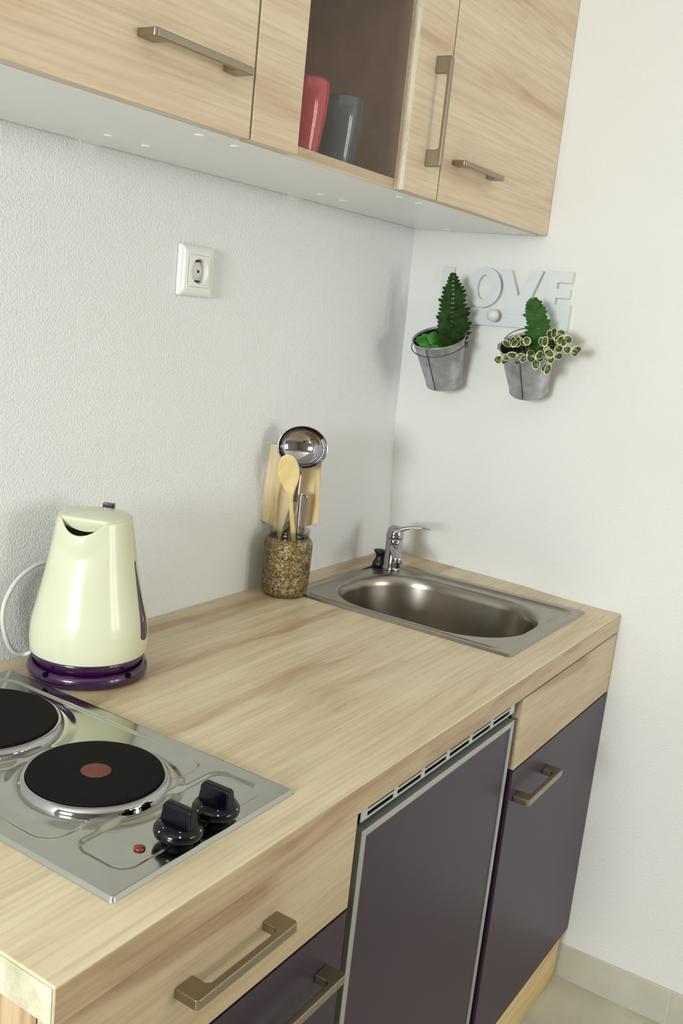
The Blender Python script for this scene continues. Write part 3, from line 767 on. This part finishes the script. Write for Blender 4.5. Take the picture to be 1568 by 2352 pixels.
for dx in (-.0095, .0095):
    part('pin_hole', lathe([(.0027, 0), (.0027, .0006)], 20, (sxc+dx, -.0008, szc), (0, -1, 0)), M_DARKH, insr)
for dz in (-.0165, .0165):
    part('earth_clip', box(sxc-.0035, sxc+.0035, -.0105, -.0012, szc+dz-.0016, szc+dz+.0016), M_DARKH, insr)

# ------------------------------------------------------------------ LOVE sign with hooks
sg = thing('letter_sign', 'white wooden cut-out sign reading LOVE mounted on the right wall', 'sign', (-.006, -.235, 1.52))
def sp3(y, z): return (-.0012, y, z-(y+.083)*.027)
def slab(P, bm, e=0): prism([sp3(*p) for p in P], (-.0115-e, 0, 0), bm)
def lettered(name, build, e):
    bm = bmesh.new(); build(bm, e); part(name, bm, M_SIGN, sg, bevel=.0007)
lettered('bar', lambda bm, e: slab([(-.083, 1.4585), (-.352, 1.4585), (-.352, 1.4945), (-.083, 1.4945)], bm, e), 0)
lettered('letter_l', lambda bm, e: slab([(-.083, 1.4588), (-.1130, 1.4588), (-.1130, 1.580), (-.083, 1.580)], bm, e), .0003)
def letter_o(bm, e):
    m = 64; c = (-.1894, 1.5395); rows = []
    for (wy, wz, x) in ((.0400, .0430, 0), (.0400, .0430, -.0115-e), (.0160, .0262, -.0115-e), (.0160, .0262, 0)):
        rows.append([bm.verts.new(Vector(sp3(c[0]+wy*cos(2*pi*i/m), c[1]+wz*sin(2*pi*i/m)))+Vector((x, 0, 0))) for i in range(m)])
    rows.append(rows[0])
    for a_, b_ in zip(rows, rows[1:]):
        for i in range(m): bm.faces.new((a_[i], a_[(i+1) % m], b_[(i+1) % m], b_[i]))
lettered('letter_o', letter_o, .0006)
lettered('letter_v', lambda bm, e: slab([(-.2235, 1.579), (-.2491, 1.579), (-.2720, 1.5245), (-.2955, 1.579), (-.3214, 1.579), (-.2880, 1.486), (-.2570, 1.486)], bm, e), .0009)
lettered('letter_e', lambda bm, e: slab([(-.333, 1.4580), (-.3900, 1.4580), (-.3900, 1.5125), (-.3555, 1.5125), (-.3555, 1.5255), (-.3855, 1.5255), (-.3855, 1.5445), (-.3555, 1.5445), (-.3555, 1.557), (-.3875, 1.557), (-.3875, 1.580), (-.333, 1.580)], bm, e), .0012)
for y, z in ((-.137, 1.481), (-.230, 1.4843), (-.345, 1.488)):
    part('hook_knob', lathe([(.0045, 0), (.0045, .010), (.011, .015), (.0135, .021), (.0125, .028), (.0075, .033), (.001, .0345)], 32, (-.0126, y, z), (-1, 0, 0)), M_SIGN, sg, smooth=True)

# ------------------------------------------------------------------ hanging buckets
def bucket(top, bot, rt, rb, label, seam, mirrored=False):
    top, bot = Vector(top), Vector(bot); ax = (top-bot); hgt = ax.length; ax.normalize()
    t = thing('bucket_planter', label, 'planter', tuple(bot), 'small zinc buckets hanging under the sign')
    pr = [(rb*.96, .001), (rb, 0), (rb+.0012, .0015), (rb+.0008, .004), (rb+.0004, .006), (rt-.0012, hgt-.006), (rt, hgt-.003), (rt+.0016, hgt-.0012), (rt+.0012, hgt+.0008), (rt-.0006, hgt), (rt-.0018, hgt-.004), (rb-.001, .006)]
    bk = part('bucket', lathe(pr, 72, tuple(bot), tuple(ax), cap1=False), M_GALV, t, smooth=True)
    part('inner_shade', lathe([(rt-.0024, hgt-.003), (rt-.0044, hgt-.006), (rb+.004, hgt*.4)], 64, tuple(bot), tuple(ax), cap0=False, cap1=False), M_SOIL_SHADE, t, smooth=True, label='dark layer standing in for the shade inside the bucket')  # dark layer added inside the zinc to paint the bucket's inner shade
    part('soil', lathe([(rt-.009, hgt*.70), (.02, hgt*.715), (.001, hgt*.72)], 40, tuple(bot), tuple(ax), cap0=False), M_SOIL_SHADE, t, smooth=True)
    u, w = frame_of(ax)
    # vertical seam, facing the room
    f = (Vector(seam)-ax*Vector(seam).dot(ax)).normalized(); sdv = ax.cross(f)
    a_ = bot+f*(rb+.0004)+ax*.003; b_ = bot+f*(rt-.0004)+ax*(hgt-.005)
    part('seam', prism([a_-sdv*.0009, a_+sdv*.0009, b_+sdv*.0009, b_-sdv*.0009], f*.0008), M_WIRE, bk)
    return t, bk, ax, hgt
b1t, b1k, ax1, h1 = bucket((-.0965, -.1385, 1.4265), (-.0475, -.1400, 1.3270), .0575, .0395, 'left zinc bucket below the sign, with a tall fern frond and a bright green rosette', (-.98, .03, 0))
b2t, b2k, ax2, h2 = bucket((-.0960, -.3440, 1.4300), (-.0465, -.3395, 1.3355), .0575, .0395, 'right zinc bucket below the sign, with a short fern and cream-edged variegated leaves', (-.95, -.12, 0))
def wire(par, ax, top, rt, side, drop, lift):
    """bail wire from ear to ear"""
    top = Vector(top); s = Vector(side); s = (s-ax*s.dot(ax)).normalized(); f = ax.cross(s).normalized()
    if f.x > 0: f = -f
    P = []
    for k in range(25):
        a = pi*k/24
        P.append(top-ax*.012+s*cos(a)*(rt+.004)+f*sin(a)*lift[0]+ax*sin(a)*lift[1])
    bm = tube(P, .0011, 8)
    for e in (1, -1):
        c = top-ax*.012+s*e*(rt+.0035)
        tube([c+f*cos(q)*.0055+s*e*.004+ax*sin(q)*.0055 for q in [2*pi*i/12 for i in range(13)]], .0011, 6, bm)
    return part('bail_handle', bm, M_WIRE, par, smooth=True)
wire(b1k, ax1, (-.0965, -.1385, 1.4265), .0575, (0, 1, 0), 0, (.0625, -.006))
wire(b2k, ax2, (-.0960, -.3440, 1.4300), .0575, (0, 1, 0), 0, (-.03, .036))
def cord_hook(par, y, z):
    P = [(-.030, y, z+.018), (-.036, y, z+.008), (-.036, y, z-.02), (-.040, y, z-.055)]
    part('hanger_wire', tube(spline(P, 4), .0011, 8), M_WIRE, par, smooth=True)
cord_hook(b1k, -.137, 1.481); cord_hook(b2k, -.345, 1.488)
def leaf(bm, base, d, side, nrm, L, W, ser=0, mi=0, curl=0, n=7):
    """pointed leaf as a grid of quads"""
    rows = []
    for k in range(n+1):
        t = k/n; w = W*(sin(pi*min(1, t*.93+.07)))**.75 if t < 1 else 0
        if ser and 0 < k < n: w *= (1+ser*(1 if k % 2 else -1))
        c = base+d*L*t-nrm*curl*t*t*L
        rows.append([bm.verts.new(c-side*w+nrm*w*.12), bm.verts.new(c), bm.verts.new(c+side*w+nrm*w*.12)])
    for a_, b_ in zip(rows, rows[1:]):
        for i in range(2):
            f = bm.faces.new((a_[i], a_[i+1], b_[i+1], b_[i])); f.material_index = mi
def frond(par, pts, wl, wr, n, nrm, m, rot=0):
    P = spline(pts, 12); nrm = Vector(nrm).normalized(); bm = bmesh.new()
    tube(P[::4]+[P[-1]], [.0014*(1-.7*i/len(P[::4])) for i in range(len(P[::4])+1)], 6, bm)
    for k in range(n):
        t = (k+.5)/n; q = t*(len(P)-1); i = int(q); c = P[i].lerp(P[min(i+1, len(P)-1)], q-i)
        tan = (P[min(i+2, len(P)-1)]-P[max(i-2, 0)]).normalized(); sd = tan.cross(nrm).normalized(); nn = sd.cross(tan).normalized()
        for s, wt_ in ((1, wr), (-1, wl)):
            L = lerp_tab(wt_, t)*random.uniform(.88, 1.10)
            d = (sd*s+tan*(.28+.35*t)+nn*random.uniform(.0, .22)).normalized()
            sd2 = d.cross(nn).normalized()
            leaf(bm, c, d, sd2, nn, L, .0085*(1-.45*t)*random.uniform(.85, 1.1)+.0004, .16, 0, random.uniform(.05, .3), 8)
    o = part('fern_frond', bm, m, par)
    sol = o.modifiers.new('thick', 'SOLIDIFY'); sol.thickness = .0006
    return o
nrm = Vector((-.80, -.60, .05))
def at(y, z, x): return Vector((x, y, z))
frond(b1t, [at(-.150, 1.398, -.085), at(-.160, 1.432, -.090), at(-.161, 1.475, -.092), at(-.157, 1.520, -.094), at(-.153, 1.562, -.096)],
      [(0, .020), (.3, .036), (.6, .035), (.85, .018), (1, .006)], [(0, .036), (.2, .050), (.45, .045), (.7, .034), (.9, .016), (1, .006)], 19, nrm, M_FERN)
frond(b2t, [at(-.366, 1.392, -.085), at(-.366, 1.430, -.089), at(-.360, 1.470, -.091), at(-.3495, 1.500, -.092), at(-.340, 1.5225, -.093)],
      [(0, .022), (.35, .031), (.6, .030), (.85, .020), (1, .009)], [(0, .034), (.3, .034), (.6, .027), (.85, .020), (1, .009)], 15, nrm, M_FERN2)
# bright rosette in the left bucket
bm = bmesh.new(); c = Vector((-.098, -.121, 1.4080))
for i in range(11):
    a = 2*pi*i/11*1.0+random.uniform(-.15, .15); el = random.uniform(.15, .6)
    A_ = Vector((-.62, -.42, .66)).normalized(); u_, w_ = frame_of(A_)
    d = ((u_*cos(a)+w_*sin(a))*cos(el)+A_*sin(el)).normalized(); n_ = (A_-d*d.dot(A_)).normalized()
    leaf(bm, c, d, d.cross(n_), n_, random.uniform(.026, .037), .0125, 0, 0, .25, 8)
o = part('leaf_rosette', bm, M_LEAF, b1t, smooth=True, label='bright green leaf rosette'); s_ = o.modifiers.new('t', 'SOLIDIFY'); s_.thickness = .0010
# variegated sprigs in the right bucket
bm = bmesh.new()
def vleaf(c, d, n_, L, W):
    d = d.normalized(); n_ = (n_-d*n_.dot(d)).normalized(); s = d.cross(n_); m = 12; ctr = c+d*L*.5
    def rg(f, z): return [bm.verts.new(ctr+d*cos(2*pi*i/m)*L*.5*f+s*sin(2*pi*i/m)*W*.5*f+n_*(z+.0016*cos(4*pi*i/m)*f)) for i in range(m)]
    a_, b_, e_ = rg(1, .0018), rg(.83, .0004), bm.verts.new(ctr-n_*.0004)
    for i in range(m):
        f = bm.faces.new((a_[i], a_[(i+1) % m], b_[(i+1) % m], b_[i])); f.material_index = 1
        f = bm.faces.new((b_[i], b_[(i+1) % m], e_)); f.material_index = 0
random.seed(11)
sprigs = [(-.312, 1.402), (-.330, 1.425), (-.338, 1.447), (-.341, 1.408), (-.357, 1.431), (-.368, 1.412), (-.393, 1.432), (-.402, 1.450), (-.385, 1.408), (-.415, 1.415), (-.424, 1.436), (-.424, 1.458), (-.441, 1.430), (-.405, 1.400)]
root = Vector((-.100, -.352, 1.408))
for (y, z) in sprigs:
    x = -.135-random.uniform(0, .016) if z < 1.43 else -.128
    if y < -.40: x += .022
    p = Vector((x, y, z)); mid = root.lerp(p, .55)+Vector((0, 0, .010))
    bt = bmesh.new()
    pts = spline([root+Vector((0, (y+.36)*.3, 0)), mid, p], 4)
    nf = len(bm.faces); tube(pts, .0009, 5, bm); bm.faces.ensure_lookup_table()
    for f in bm.faces[nf:]: f.material_index = 2
    bt.free()
    for q in range(random.choice((3, 3, 4))):
        a = random.uniform(0, 2*pi); d = Vector((random.uniform(-.3, .1), cos(a), sin(a)*.8))
        vleaf(p, d, Vector((-.9, -.45+random.uniform(-.3, .3), random.uniform(-.1, .5))), random.uniform(.017, .024), random.uniform(.013, .0175))
part('variegated_sprigs', bm, [M_VG, M_VC, M_STEM], b2t, smooth=True, label='cream-edged variegated leaves')
